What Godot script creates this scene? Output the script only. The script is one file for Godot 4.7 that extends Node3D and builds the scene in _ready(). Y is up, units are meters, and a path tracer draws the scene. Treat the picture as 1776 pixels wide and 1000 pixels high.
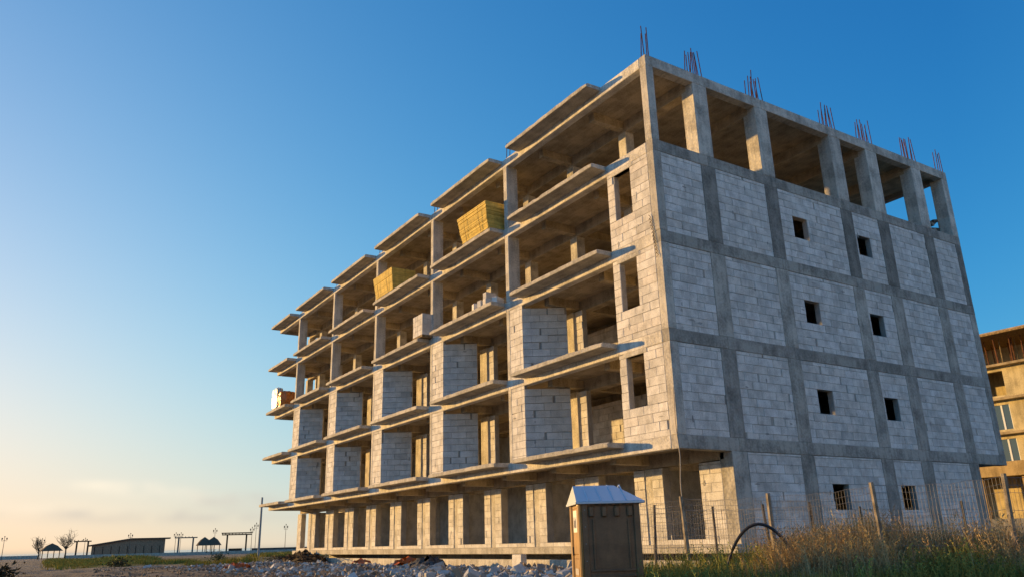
extends Node3D
# An unfinished concrete block of flats by the sea at golden hour. Units metres, y up.
# x runs along the shaded end wall, -z along the long sunlit front.

const EYE := Vector3(-15.04, 1.163, 15.24)
const EXPO := 1.7
const Y := [0.68, 3.74, 6.64, 9.54, 12.44, 15.34]   # tops of the floor slabs
const SCREEN := -0.578                             # the screens between the recessed balconies stand askew
const LZ := 36.9                                   # length of the long front
const WX := 16.66                                  # width of the end wall
const COLX := [[0.0, 0.3], [1.97, 2.6], [4.88, 5.5], [8.85, 9.5], [11.05, 11.75], [14.05, 14.7], [16.25, 16.66]]

var M := {}
var counts := {}
var block_cache := {}
var rng := RandomNumberGenerator.new()
var far_blocks: MB
var smears: MB
var single_left := 300
var T0 := 0

class MB:
	var v := PackedVector3Array()
	var n := PackedVector3Array()
	var c := PackedColorArray()
	var ix := PackedInt32Array()
	var t := Transform3D()
	func tri(a: Vector3, b: Vector3, d: Vector3, nn: Vector3, col: Color) -> void:
		var k := v.size()
		if (d - a).cross(b - a).dot(nn) < 0.0:
			var s := b
			b = d
			d = s
		var w := (t.basis * nn).normalized()
		v.append(t * a); v.append(t * b); v.append(t * d)
		for i in 3:
			n.append(w); c.append(col); ix.append(k + i)
	func quad(a: Vector3, b: Vector3, d: Vector3, e: Vector3, nn: Vector3, col: Color) -> void:
		var k := v.size()
		if (d - a).cross(b - a).dot(nn) < 0.0:
			var s := b
			b = e
			e = s
		var w := (t.basis * nn).normalized()
		v.append(t * a); v.append(t * b); v.append(t * d); v.append(t * e)
		for i in 4:
			n.append(w); c.append(col)
		ix.append(k); ix.append(k + 1); ix.append(k + 2); ix.append(k); ix.append(k + 2); ix.append(k + 3)
	func box(lo: Vector3, hi: Vector3, bev: float, col: Color) -> void:
		var P := []   # P[corner][axis]
		for cn in 8:
			var row := []
			for a in 3:
				var p := Vector3()
				for k in 3:
					var up := (cn >> k) & 1
					var e: float = hi[k] if up else lo[k]
					if k != a:
						e += -bev if up else bev
					p[k] = e
				row.append(p)
			P.append(row)
		for a in 3:
			var u := (a + 1) % 3
			var w := (a + 2) % 3
			for s in 2:
				var nn := Vector3()
				nn[a] = 1.0 if s else -1.0
				var b0 := s << a
				quad(P[b0][a], P[b0 | (1 << u)][a], P[b0 | (1 << u) | (1 << w)][a], P[b0 | (1 << w)][a], nn, col)
			if bev <= 0.0:
				continue
			for su in 2:
				for sw in 2:
					var c0 := (su << u) | (sw << w)
					var c1 := c0 | (1 << a)
					var nn := Vector3()
					nn[u] = 1.0 if su else -1.0
					nn[w] = 1.0 if sw else -1.0
					quad(P[c0][u], P[c1][u], P[c1][w], P[c0][w], nn, col)
		if bev > 0.0:
			for cn in 8:
				var nn := Vector3(1 if cn & 1 else -1, 1 if cn & 2 else -1, 1 if cn & 4 else -1)
				tri(P[cn][0], P[cn][1], P[cn][2], nn, col)
	# a block seen from its front (+z): front at z = 0, sides reach back by depth, slightly chipped chamfer
	func block(w: float, h: float, depth: float, bev: float, col: Color) -> void:
		var f := [Vector3(bev, bev, 0), Vector3(w - bev, bev, 0), Vector3(w - bev, h - bev, 0), Vector3(bev, h - bev, 0)]
		var m := [Vector3(0, 0, -bev), Vector3(w, 0, -bev), Vector3(w, h, -bev), Vector3(0, h, -bev)]
		var b := [Vector3(0, 0, -depth), Vector3(w, 0, -depth), Vector3(w, h, -depth), Vector3(0, h, -depth)]
		var N := [Vector3(0, -1, 0), Vector3(1, 0, 0), Vector3(0, 1, 0), Vector3(-1, 0, 0)]
		quad(f[0], f[1], f[2], f[3], Vector3(0, 0, 1), col)
		for i in 4:
			var j := (i + 1) % 4
			quad(f[i], f[j], m[j], m[i], N[i] + Vector3(0, 0, 1), col)
			quad(m[i], m[j], b[j], b[i], N[i], col)
	func tube(pts: Array, r0: float, r1: float, sides: int, col: Color) -> void:
		var rings := []
		var dirs := []
		for i in pts.size():
			var d: Vector3 = (pts[min(i + 1, pts.size() - 1)] - pts[max(i - 1, 0)]).normalized()
			var s := d.cross(Vector3(0, 1, 0) if abs(d.y) < 0.9 else Vector3(1, 0, 0)).normalized()
			var u := s.cross(d)
			var r: float = lerp(r0, r1, float(i) / max(1, pts.size() - 1))
			var ring := []
			var nd := []
			for k in sides:
				var a := TAU * k / sides
				nd.append(s * cos(a) + u * sin(a))
				ring.append(pts[i] + nd[k] * r)
			rings.append(ring); dirs.append(nd)
		for i in pts.size() - 1:
			for k in sides:
				var j := (k + 1) % sides
				quad(rings[i][k], rings[i][j], rings[i + 1][j], rings[i + 1][k], dirs[i][k] + dirs[i][j], col)
		for e in [0, pts.size() - 1]:
			for k in range(1, sides - 1):
				tri(rings[e][0], rings[e][k], rings[e][k + 1], (pts[e] - pts[1 if e == 0 else e - 1]), col)
	func mesh() -> ArrayMesh:
		var a := []
		a.resize(Mesh.ARRAY_MAX)
		a[Mesh.ARRAY_VERTEX] = v
		a[Mesh.ARRAY_NORMAL] = n
		a[Mesh.ARRAY_COLOR] = c
		a[Mesh.ARRAY_INDEX] = ix
		var m := ArrayMesh.new()
		m.add_surface_from_arrays(Mesh.PRIMITIVE_TRIANGLES, a)
		return m

# ---------------------------------------------------------------- helpers
func stage(what: String) -> void:
	print(what, " ", Time.get_ticks_msec() - T0, " ms")

func numbered(called: String, parent: Node) -> String:
	var key := "%d/%s" % [parent.get_instance_id(), called]
	var k: int = counts.get(key, 0)
	counts[key] = k + 1
	return called if k == 0 else "%s_%03d" % [called, k]

func put(called: String, me: Mesh, mat: Material, parent: Node, pos := Vector3.ZERO, rot := 0.0) -> MeshInstance3D:
	var o := MeshInstance3D.new()
	o.mesh = me
	o.material_override = mat
	o.name = numbered(called, parent)
	o.position = pos
	o.rotation.y = rot
	parent.add_child(o, true)
	return o

func thing(called: String, label: String, category: String, pos := Vector3.ZERO, rot := 0.0, group := "") -> Node3D:
	var o := Node3D.new()
	o.name = numbered(called, self)
	add_child(o, true)
	o.position = pos
	o.rotation.y = rot
	tag(o, label, category, group)
	return o

func tag(o: Node, label: String, category: String, group := "", kind := "") -> void:
	o.set_meta("label", label)
	o.set_meta("category", category)
	if group: o.set_meta("group", group)
	if kind: o.set_meta("kind", kind)

func ground_kind(o: Node, label: String, category: String, kind := "structure") -> void:
	tag(o, label, category, "", kind)

func gray(a: float, jit := 0.0) -> Color:
	var k := a * (1.0 + rng.randf_range(-jit, jit))
	return Color(k * 1.05, k, k * 0.9)

func bx(called: String, lo: Vector3, hi: Vector3, col: Color, mat: Material, parent: Node, bev := 0.012) -> MeshInstance3D:
	var m := MB.new()
	m.box(lo, hi, bev, col)
	return put(called, m.mesh(), mat, parent)

func polar(az: float, d: float, y := 0.0) -> Vector3:   # a place d metres from the photographer, az degrees clockwise from -z
	var a := deg_to_rad(az)
	return Vector3(EYE.x + sin(a) * d, y, EYE.z - cos(a) * d)

func noise(seed: int, freq: float, oct := 4) -> FastNoiseLite:
	var f := FastNoiseLite.new()
	f.seed = seed
	f.noise_type = FastNoiseLite.TYPE_SIMPLEX_SMOOTH
	f.frequency = freq
	f.fractal_octaves = oct
	return f

# a grey multiplier picture: fine grain + blotches + vertical streaks, all seamless
func grime(seed: int, lo: float, grain: float, blotch: float, streak: float) -> ImageTexture:
	var S := 512
	var a: PackedByteArray = noise(seed, 0.09, 3).get_seamless_image(S, S).get_data()
	var b: PackedByteArray = noise(seed + 1, 0.008, 4).get_seamless_image(S, S).get_data()
	var im := noise(seed + 2, 0.03, 4).get_seamless_image(S, 64)
	im.resize(S, S, Image.INTERPOLATE_CUBIC)
	var s: PackedByteArray = im.get_data()
	var out := PackedByteArray()
	out.resize(S * S)
	for i in S * S:
		var v := 1.0 - lo * 0.5 + (a[i] / 255.0 - 0.5) * grain + (b[i] / 255.0 - 0.5) * blotch + (s[i] / 255.0 - 0.5) * streak
		out[i] = int(clamp(v, 0.05, 1.0) * 255.0)
	return ImageTexture.create_from_image(Image.create_from_data(S, S, false, Image.FORMAT_L8, out))

func bump(seed: int, freq: float, strength: float) -> ImageTexture:
	var im := noise(seed, freq, 5).get_seamless_image(512, 512)
	im.convert(Image.FORMAT_RGBA8)
	im.bump_map_to_normal_map(strength)
	return ImageTexture.create_from_image(im)

func mat(rough: float, tex: Texture2D = null, scale := 0.25, nrm: Texture2D = null, nscale := 0.5) -> StandardMaterial3D:
	var m := StandardMaterial3D.new()
	m.vertex_color_use_as_albedo = true
	m.roughness = rough
	m.metallic_specular = 0.3
	m.uv1_triplanar = true
	m.uv1_world_triplanar = true
	m.uv1_scale = Vector3.ONE * scale
	if tex:
		m.albedo_texture = tex
	if nrm:
		m.normal_enabled = true
		m.normal_texture = nrm
		m.normal_scale = nscale
	return m

# ---------------------------------------------------------------- sky
func sky_color(e: float, g: float) -> Color:   # clear evening air: height above the horizon e, angle from the sun g
	var e1 := exp(-e / 0.15708)
	var e2 := exp(-e / 0.36652)
	var k := exp(-pow(g / 1.29154, 2.0))
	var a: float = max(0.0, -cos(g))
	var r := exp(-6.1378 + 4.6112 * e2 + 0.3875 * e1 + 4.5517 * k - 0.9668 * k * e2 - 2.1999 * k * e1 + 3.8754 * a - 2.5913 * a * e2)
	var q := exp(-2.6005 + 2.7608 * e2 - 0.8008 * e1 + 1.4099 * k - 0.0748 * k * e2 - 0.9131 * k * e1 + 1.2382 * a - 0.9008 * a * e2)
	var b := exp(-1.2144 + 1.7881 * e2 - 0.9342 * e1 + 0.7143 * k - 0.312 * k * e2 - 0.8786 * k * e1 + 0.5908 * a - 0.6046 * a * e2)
	b *= 1.0 + 0.07 * e1 * k
	return Color(r + 0.004, q, b)

func make_sky(sun_to: Vector3) -> Sky:
	var W := 1024
	var H := 512
	var im := Image.create(W, H, false, Image.FORMAT_RGBF)
	var cl := noise(77, 1.0, 4)
	# direction, height, length, thickness (radians), how much (pale +, dusky -), tilt
	var wisps := [[0.13, 0.066, 0.05, 0.004, 1.0, 1.0], [0.19, 0.057, 0.06, 0.005, 0.65, 1.0], [0.235, 0.053, 0.05, 0.007, -0.8, 0.6], [0.10, 0.037, 0.09, 0.0035, -0.6, 0.2], [0.2, 0.034, 0.1, 0.0045, -0.7, 0.1], [0.05, 0.045, 0.07, 0.004, 0.5, 0.2]]
	for i in 16:
		wisps.append([rng.randf_range(0.6, 5.6), rng.randf_range(0.03, 0.09), rng.randf_range(0.05, 0.15), rng.randf_range(0.003, 0.008), rng.randf_range(-0.4, 0.7), rng.randf_range(-1.0, 1.0)])
	for y in H:
		var up := PI * 0.5 - (y + 0.5) / H * PI
		for x in W:
			var around := wrapf((x + 0.5) / W * TAU, -PI, PI)
			if up < -0.02:
				im.set_pixel(x, y, Color(0.28, 0.26, 0.22))
				continue
			var d := Vector3(sin(around) * cos(up), sin(up), -cos(around) * cos(up))
			var e: float = max(up, 0.0)
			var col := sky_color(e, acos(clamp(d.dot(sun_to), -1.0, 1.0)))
			if e < 0.16:   # thin flat wisps of cloud low over the sea
				var n1 := cl.get_noise_2d(around * 14.0, e * 110.0)
				for w in wisps:
					var da: float = wrapf(around - w[0], -PI, PI) / w[2]
					var de: float = (e - w[1] - 0.004 * n1 + 0.05 * (around - w[0]) * w[5]) / w[3]
					var k: float = exp(-da * da - de * de) * clamp(0.55 + n1 * 1.1, 0.0, 1.0)
					col = col.lerp(Color(1.15, 1.0, 0.78) if w[4] > 0.0 else Color(0.56, 0.52, 0.48), min(k * abs(w[4]), 0.9))
			im.set_pixel(x, y, Color(col.r / EXPO, col.g / EXPO, col.b / EXPO))
	var p := PanoramaSkyMaterial.new()
	p.panorama = ImageTexture.create_from_image(im)
	var s := Sky.new()
	s.sky_material = p
	return s

# ---------------------------------------------------------------- masonry of aerated concrete blocks
func block_mesh(w: float, h: float, variant: int) -> ArrayMesh:
	var key := "%d/%d/%d" % [roundi(w * 200), roundi(h * 200), variant]
	if not block_cache.has(key):
		var m := MB.new()
		m.block(roundi(w * 200) / 200.0, roundi(h * 200) / 200.0, 0.07, 0.005, block_tone(variant))
		block_cache[key] = m.mesh()
	return block_cache[key]

func block_tone(k: int) -> Color:
	return [Color(0.77, 0.75, 0.72), Color(0.74, 0.725, 0.70), Color(0.82, 0.805, 0.785), Color(0.70, 0.68, 0.65), Color(0.76, 0.725, 0.68), Color(0.79, 0.77, 0.74), Color(0.62, 0.60, 0.575)][k % 7]

# local x runs along the wall, y up, the face looks along local +z; opens are Rect2 in (x, y)
func block_wall(parent: Node, origin: Vector3, rot: float, w: float, h: float, opens: Array, single := false, holes := 0.03, first := 0.17, thick := 0.2) -> void:
	var xf := Transform3D(Basis(Vector3.UP, rot), origin)
	var back := MB.new()
	var xs := [0.0, w]
	for o: Rect2 in opens:
		xs.append(clamp(o.position.x, 0.0, w)); xs.append(clamp(o.end.x, 0.0, w))
	xs.sort()
	var mort := Color(0.44, 0.425, 0.40)
	var deep := -0.055 if holes > 0.1 else -0.024
	for i in xs.size() - 1:
		if xs[i + 1] - xs[i] < 0.01:
			continue
		var mid: float = (xs[i] + xs[i + 1]) * 0.5
		var ys := [0.0]
		for o: Rect2 in opens:
			if mid > o.position.x and mid < o.end.x:
				ys.append(max(o.position.y, 0.0)); ys.append(min(o.end.y, h))
		ys.append(h)
		for j in range(0, ys.size(), 2):
			if ys[j + 1] - ys[j] > 0.01:
				back.box(Vector3(xs[i], ys[j], -thick), Vector3(xs[i + 1], ys[j + 1], deep), 0.0, mort)
	var node := put("block_wall", back.mesh(), M.block, parent, origin, rot)
	var y := 0.0
	var row := rng.randi_range(0, 1)
	while y < h - 0.02:
		var y1: float = y + (first if y == 0.0 else 0.25)
		if h - y1 < 0.06:
			y1 = h
		y1 = min(y1, h)
		var mid_y := (y + y1) * 0.5
		var free := [[0.0, w]]
		for o: Rect2 in opens:
			if mid_y > o.position.y and mid_y < o.end.y:
				var nf := []
				for f in free:
					if o.position.x - f[0] > 0.03: nf.append([f[0], min(f[1], o.position.x)])
					if f[1] - o.end.x > 0.03: nf.append([max(f[0], o.end.x), f[1]])
				free = nf
		var off := (0.3 if row % 2 else 0.0) + rng.randf_range(-0.06, 0.06)
		for f in free:
			var cuts := [f[0]]
			var k := ceili((f[0] + 0.12 - off) / 0.61)
			while k * 0.61 + off < f[1] - 0.12:
				cuts.append(k * 0.61 + off + rng.randf_range(-0.015, 0.015))
				k += 1
			cuts.append(f[1])
			for i in cuts.size() - 1:
				var j := rng.randf_range(0.006, 0.012)
				var a: float = cuts[i] + j * 0.5
				var b: float = cuts[i + 1] - j * 0.5
				if rng.randf() < holes and b - a > 0.3:
					if rng.randf() < 0.5: a += rng.randf_range(0.02, 0.09)
					else: b -= rng.randf_range(0.02, 0.09)
				var hh := y1 - y - j
				var lower := rng.randf_range(0.0, 0.012) if rng.randf() < holes * 2.0 else 0.0
				var va := rng.randi_range(0, 5) if rng.randf() < 0.95 else 6
				var at := Vector3(a, y + j * 0.5, rng.randf_range(-0.004, 0.004))
				if single and single_left > 0:
					single_left -= 1
					var o := put("block", block_mesh(b - a, hh - lower, va), M.block, node, at)
					o.rotation = Vector3(rng.randf_range(-0.004, 0.004), rng.randf_range(-0.006, 0.006), rng.randf_range(-0.004, 0.004))
				else:
					far_blocks.t = xf * Transform3D(Basis(Vector3.UP, rng.randf_range(-0.006, 0.006)), at)
					far_blocks.block(b - a, hh - lower, 0.06, 0.005, block_tone(va))
				if rng.randf() < 0.16:   # mortar smeared over a joint or a patched chip
					smears.t = xf
					var cx := b if rng.randf() < 0.6 else (a + b) * 0.5
					var cy := y + (0.0 if rng.randf() < 0.5 else rng.randf_range(0.05, 0.2))
					var tall := rng.randf() < 0.5
					var rw := rng.randf_range(0.015, 0.05) if tall else rng.randf_range(0.05, 0.16)
					var rh := rng.randf_range(0.05, 0.12) if tall else rng.randf_range(0.012, 0.04)
					if cx - rw > f[0] and cx + rw < f[1] and cy - rh > 0.02 and cy + rh < h:
						var tone := rng.randf_range(0.36, 0.66)
						var col := Color(tone * 1.02, tone, tone * 0.96)
						var ctr := Vector3(cx, cy, 0.0075)
						var last := Vector3()
						var firstp := Vector3()
						for q in 9:
							var aa := TAU * q / 8.0
							var pp := ctr + Vector3(cos(aa) * rw, sin(aa) * rh, -0.003) * Vector3(rng.randf_range(0.6, 1.2), rng.randf_range(0.6, 1.2), 1.0)
							if q == 8: pp = firstp
							if q == 0: firstp = pp
							else: smears.tri(ctr, last, pp, Vector3(0, 0, 1), col)
							last = pp
		y = y1
		row += 1

# a thin cast slab running along z: its free edge wanders, sags and is chipped here and there
func rough_slab(lo: Vector3, hi: Vector3, col: Color) -> ArrayMesh:
	var m := MB.new()
	var n := maxi(2, roundi((hi.z - lo.z) / 0.28))
	var prev := []
	for i in n + 1:
		var z: float = lerp(lo.z, hi.z, float(i) / n)
		var dx := rng.randf_range(-0.008, 0.008)
		var chip := rng.randf_range(0.02, 0.05) if rng.randf() < 0.12 or i == 0 or i == n else 0.0
		var sag := rng.randf_range(-0.006, 0.004)
		var top := hi.y + rng.randf_range(-0.006, 0.004)
		var x0 := lo.x + dx
		var ring := [Vector3(hi.x, hi.y, z), Vector3(x0 + 0.02 + chip, top - chip * 0.2, z), Vector3(x0, top - 0.018 - chip * 0.8, z), Vector3(x0 + 0.004, lo.y + 0.015 + sag, z), Vector3(x0 + 0.02, lo.y + sag, z), Vector3(hi.x, lo.y, z)]
		if i > 0:
			var N := [Vector3(0, 1, 0), Vector3(-1, 1, 0), Vector3(-1, 0, 0), Vector3(-1, -1, 0), Vector3(0, -1, 0)]
			for k in 5:
				m.quad(prev[k], ring[k], ring[k + 1], prev[k + 1], N[k], col)
		if i == 0 or i == n:
			var nn := Vector3(0, 0, -1 if i == 0 else 1)
			for k in range(1, 5):
				m.tri(ring[0], ring[k], ring[k + 1], nn, col)
		prev = ring
	return m.mesh()

# ---------------------------------------------------------------- scene
func _ready() -> void:
	T0 = Time.get_ticks_msec()
	rng.seed = 20240611
	# camera
	var cam := Camera3D.new()
	cam.name = "camera"
	var yaw := deg_to_rad(-33.086)
	var pit := deg_to_rad(17.738)
	var roll := deg_to_rad(-1.526)
	var d := Vector3(-sin(yaw) * cos(pit), sin(pit), -cos(yaw) * cos(pit))
	var r := Vector3(cos(yaw), 0, -sin(yaw))
	var u := r.cross(d)
	var rr := r * cos(roll) + u * sin(roll)
	var uu := -r * sin(roll) + u * cos(roll)
	cam.transform = Transform3D(Basis(rr, uu, -d), EYE)
	cam.fov = 40.137
	cam.near = 0.1
	cam.far = 60000.0
	add_child(cam)
	cam.current = true
	# sky, exposure
	var to_light := Vector3(1.0, -0.225, 1.92).normalized()
	var env := Environment.new()
	env.background_mode = Environment.BG_SKY
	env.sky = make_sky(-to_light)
	env.tonemap_mode = Environment.TONE_MAPPER_LINEAR
	env.tonemap_exposure = EXPO
	env.sdfgi_enabled = true
	env.ssao_enabled = true
	env.ssil_enabled = true
	var we := WorldEnvironment.new()
	we.name = "world_environment"
	we.environment = env
	add_child(we)
	# low warm sun
	var sun := DirectionalLight3D.new()
	sun.name = "sun"
	sun.light_energy = 1.5
	sun.light_color = Color(1.0, 0.79, 0.47)
	sun.light_angular_distance = 0.5
	sun.shadow_enabled = true
	add_child(sun)
	sun.look_at_from_position(Vector3.ZERO, to_light, Vector3.UP)
	stage("sky")
	materials()
	stage("materials")
	terrain()
	stage("terrain")
	building()
	stage("building")
	on_the_building()
	neighbour()
	opposite()
	toilet()
	fences()
	stage("things")
	rubble()
	plants()
	stage("plants")
	seafront()
	stage("done")

func materials() -> void:
	var g1 := grime(3, 0.2, 0.2, 0.26, 0.14)
	var g2 := grime(11, 0.12, 0.16, 0.2, 0.08)
	var b1 := bump(21, 0.05, 4.0)
	M.concrete = mat(0.92, g1, 0.3, b1, 0.35)
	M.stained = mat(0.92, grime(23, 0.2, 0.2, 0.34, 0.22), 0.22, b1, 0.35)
	M.block = mat(0.95, g2, 0.45, b1, 0.3)
	M.soil = mat(1.0, grime(31, 0.4, 0.6, 0.5, 0.0), 0.2, bump(33, 0.08, 6.0), 0.8)
	M.board = mat(0.7, grime(41, 0.16, 0.15, 0.2, 0.05), 0.8)
	M.rust = mat(0.8, grime(43, 0.3, 0.4, 0.4, 0.0), 2.0)
	M.plastic = mat(0.42, grime(45, 0.2, 0.15, 0.34, 0.2), 0.5)
	M.plastic.metallic_specular = 0.5
	M.roof = mat(0.25)
	M.roof.metallic_specular = 0.5
	M.wood = mat(0.85, grime(47, 0.35, 0.4, 0.4, 0.4), 1.0)
	M.metal = mat(0.5)
	M.render = mat(0.9, grime(49, 0.15, 0.15, 0.25, 0.2), 0.15)
	M.matte = mat(0.9)
	M.glass = mat(0.06)
	M.glass.metallic_specular = 0.8
	M.leaf = mat(0.8)
	M.leaf.backlight_enabled = true
	M.leaf.backlight = Color(0.3, 0.26, 0.12)
	M.leaf.cull_mode = BaseMaterial3D.CULL_DISABLED
	var w := mat(0.12)
	w.normal_enabled = true
	w.normal_texture = bump(51, 0.03, 4.0)
	w.normal_scale = 0.4
	w.uv1_scale = Vector3.ONE * 0.03
	M.sea = w

# ---------------------------------------------------------------- ground
var hn1: FastNoiseLite
var hn2: FastNoiseLite
func height(x: float, z: float) -> float:
	var p := Vector2(x - EYE.x, z - EYE.z)
	var rad := p.length()
	var h: float = lerp(-0.45, 0.22, smoothstep(7.0, 22.0, rad))
	h -= 0.22 * smoothstep(45.0, 90.0, rad)
	var near := 1.0 - smoothstep(60.0, 140.0, rad)
	h += (hn1.get_noise_2d(x, z) * 0.16 + hn2.get_noise_2d(x, z) * 0.06) * (0.25 + 0.75 * near) * smoothstep(4.0, 12.0, rad)
	# long heap of spoil and rubble in front of the long side
	var heap: float = exp(-pow((x + 1.6) / 2.2, 2.0)) * smoothstep(2.0, -6.0, z) * smoothstep(-40.0, -30.0, z)
	h += heap * (0.0 + 0.16 * hn1.get_noise_2d(x * 2.0 + 40.0, z * 2.0))
	if x > 1.2 and x < 17.5 and z < 0.4 and z > -38.0:
		h = min(h, 0.22)
	return h

func terrain() -> void:
	hn1 = noise(5, 0.12, 3)
	hn2 = noise(6, 0.7, 3)
	var tint := noise(8, 0.06, 4)
	var tint2 := noise(9, 0.5, 3)
	var radii := [0.0]
	var q := 1.0
	while q < 262.0:
		radii.append(q)
		q += clamp(q * 0.02, 0.18, 4.0)
	radii.append(264.0)
	var SEC := 720
	var v := PackedVector3Array()
	var c := PackedColorArray()
	var ix := PackedInt32Array()
	for i in radii.size():
		for s in SEC:
			var az := 360.0 * s / SEC - 180.0
			var rad: float = radii[i]
			var inland: float = smoothstep(24.0, 40.0, az) + smoothstep(-60.0, -80.0, az)
			if i == radii.size() - 1:
				rad = lerp(264.0, 5000.0, clamp(inland, 0.0, 1.0))
			var p := polar(az, rad)
			p.y = height(p.x, p.z) if i < radii.size() - 1 else (-1.6 if inland < 0.01 else -0.05)
			v.append(p)
			var t1 := tint.get_noise_2d(p.x, p.z)
			var t2 := tint2.get_noise_2d(p.x, p.z)
			var soil := Color(0.24, 0.18, 0.125).lerp(Color(0.34, 0.29, 0.23), clamp(0.5 + t1 * 1.5 + t2 * 0.4, 0, 1))
			var road := Color(0.24, 0.22, 0.19)
			var green := Color(0.10, 0.115, 0.03)
			var col := soil
			# a pale gravel track off to the west and the grass verge beside it
			var track: float = (1.0 - smoothstep(3.4, 6.0, az + t1 * 2.0)) * smoothstep(30, 40, rad)
			col = col.lerp(road, track * 0.8)
			var verge: float = smoothstep(62, 70, rad) * (1.0 - smoothstep(120, 150, rad)) * smoothstep(3.5, 5.5, az + t2)
			verge = max(verge, smoothstep(17.0, 13.0, rad) * smoothstep(38.0, 42.0, az))
			verge = max(verge, smoothstep(40.0, 43.0, az) * smoothstep(30.0, 24.0, rad) * 0.8)
			col = col.lerp(green, clamp(verge * (0.75 + t2), 0, 1))
			col = col.lerp(Color(0.30, 0.28, 0.25), smoothstep(165, 175, rad) * 0.8)
			c.append(col)
	for i in radii.size() - 1:
		for s in SEC:
			var a := i * SEC + s
			var b := i * SEC + (s + 1) % SEC
			ix.append_array([a, b + SEC, b, a, a + SEC, b + SEC])
	var st := SurfaceTool.new()
	var arr := []
	arr.resize(Mesh.ARRAY_MAX)
	arr[Mesh.ARRAY_VERTEX] = v
	arr[Mesh.ARRAY_COLOR] = c
	arr[Mesh.ARRAY_INDEX] = ix
	var am := ArrayMesh.new()
	am.add_surface_from_arrays(Mesh.PRIMITIVE_TRIANGLES, arr)
	st.create_from(am, 0)
	st.generate_normals()
	ground_kind(put("ground", st.commit(), M.soil, self), "bare gravelly ground with grassy verges around the building", "ground")
	# the sea: one sheet out to the horizon
	var sm := MB.new()
	var S := 50000.0
	sm.quad(Vector3(-S, -1.3, -S), Vector3(S, -1.3, -S), Vector3(S, -1.3, -150), Vector3(-S, -1.3, -150), Vector3.UP, Color(0.05, 0.09, 0.12))
	ground_kind(put("sea", sm.mesh(), M.sea, self), "pale blue sea out to the horizon", "sea")

# ---------------------------------------------------------------- the unfinished building
func zc(k: int) -> float:   # the outer columns of the long front
	return 8.27 + 6.145 * (k - 1)

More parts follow.
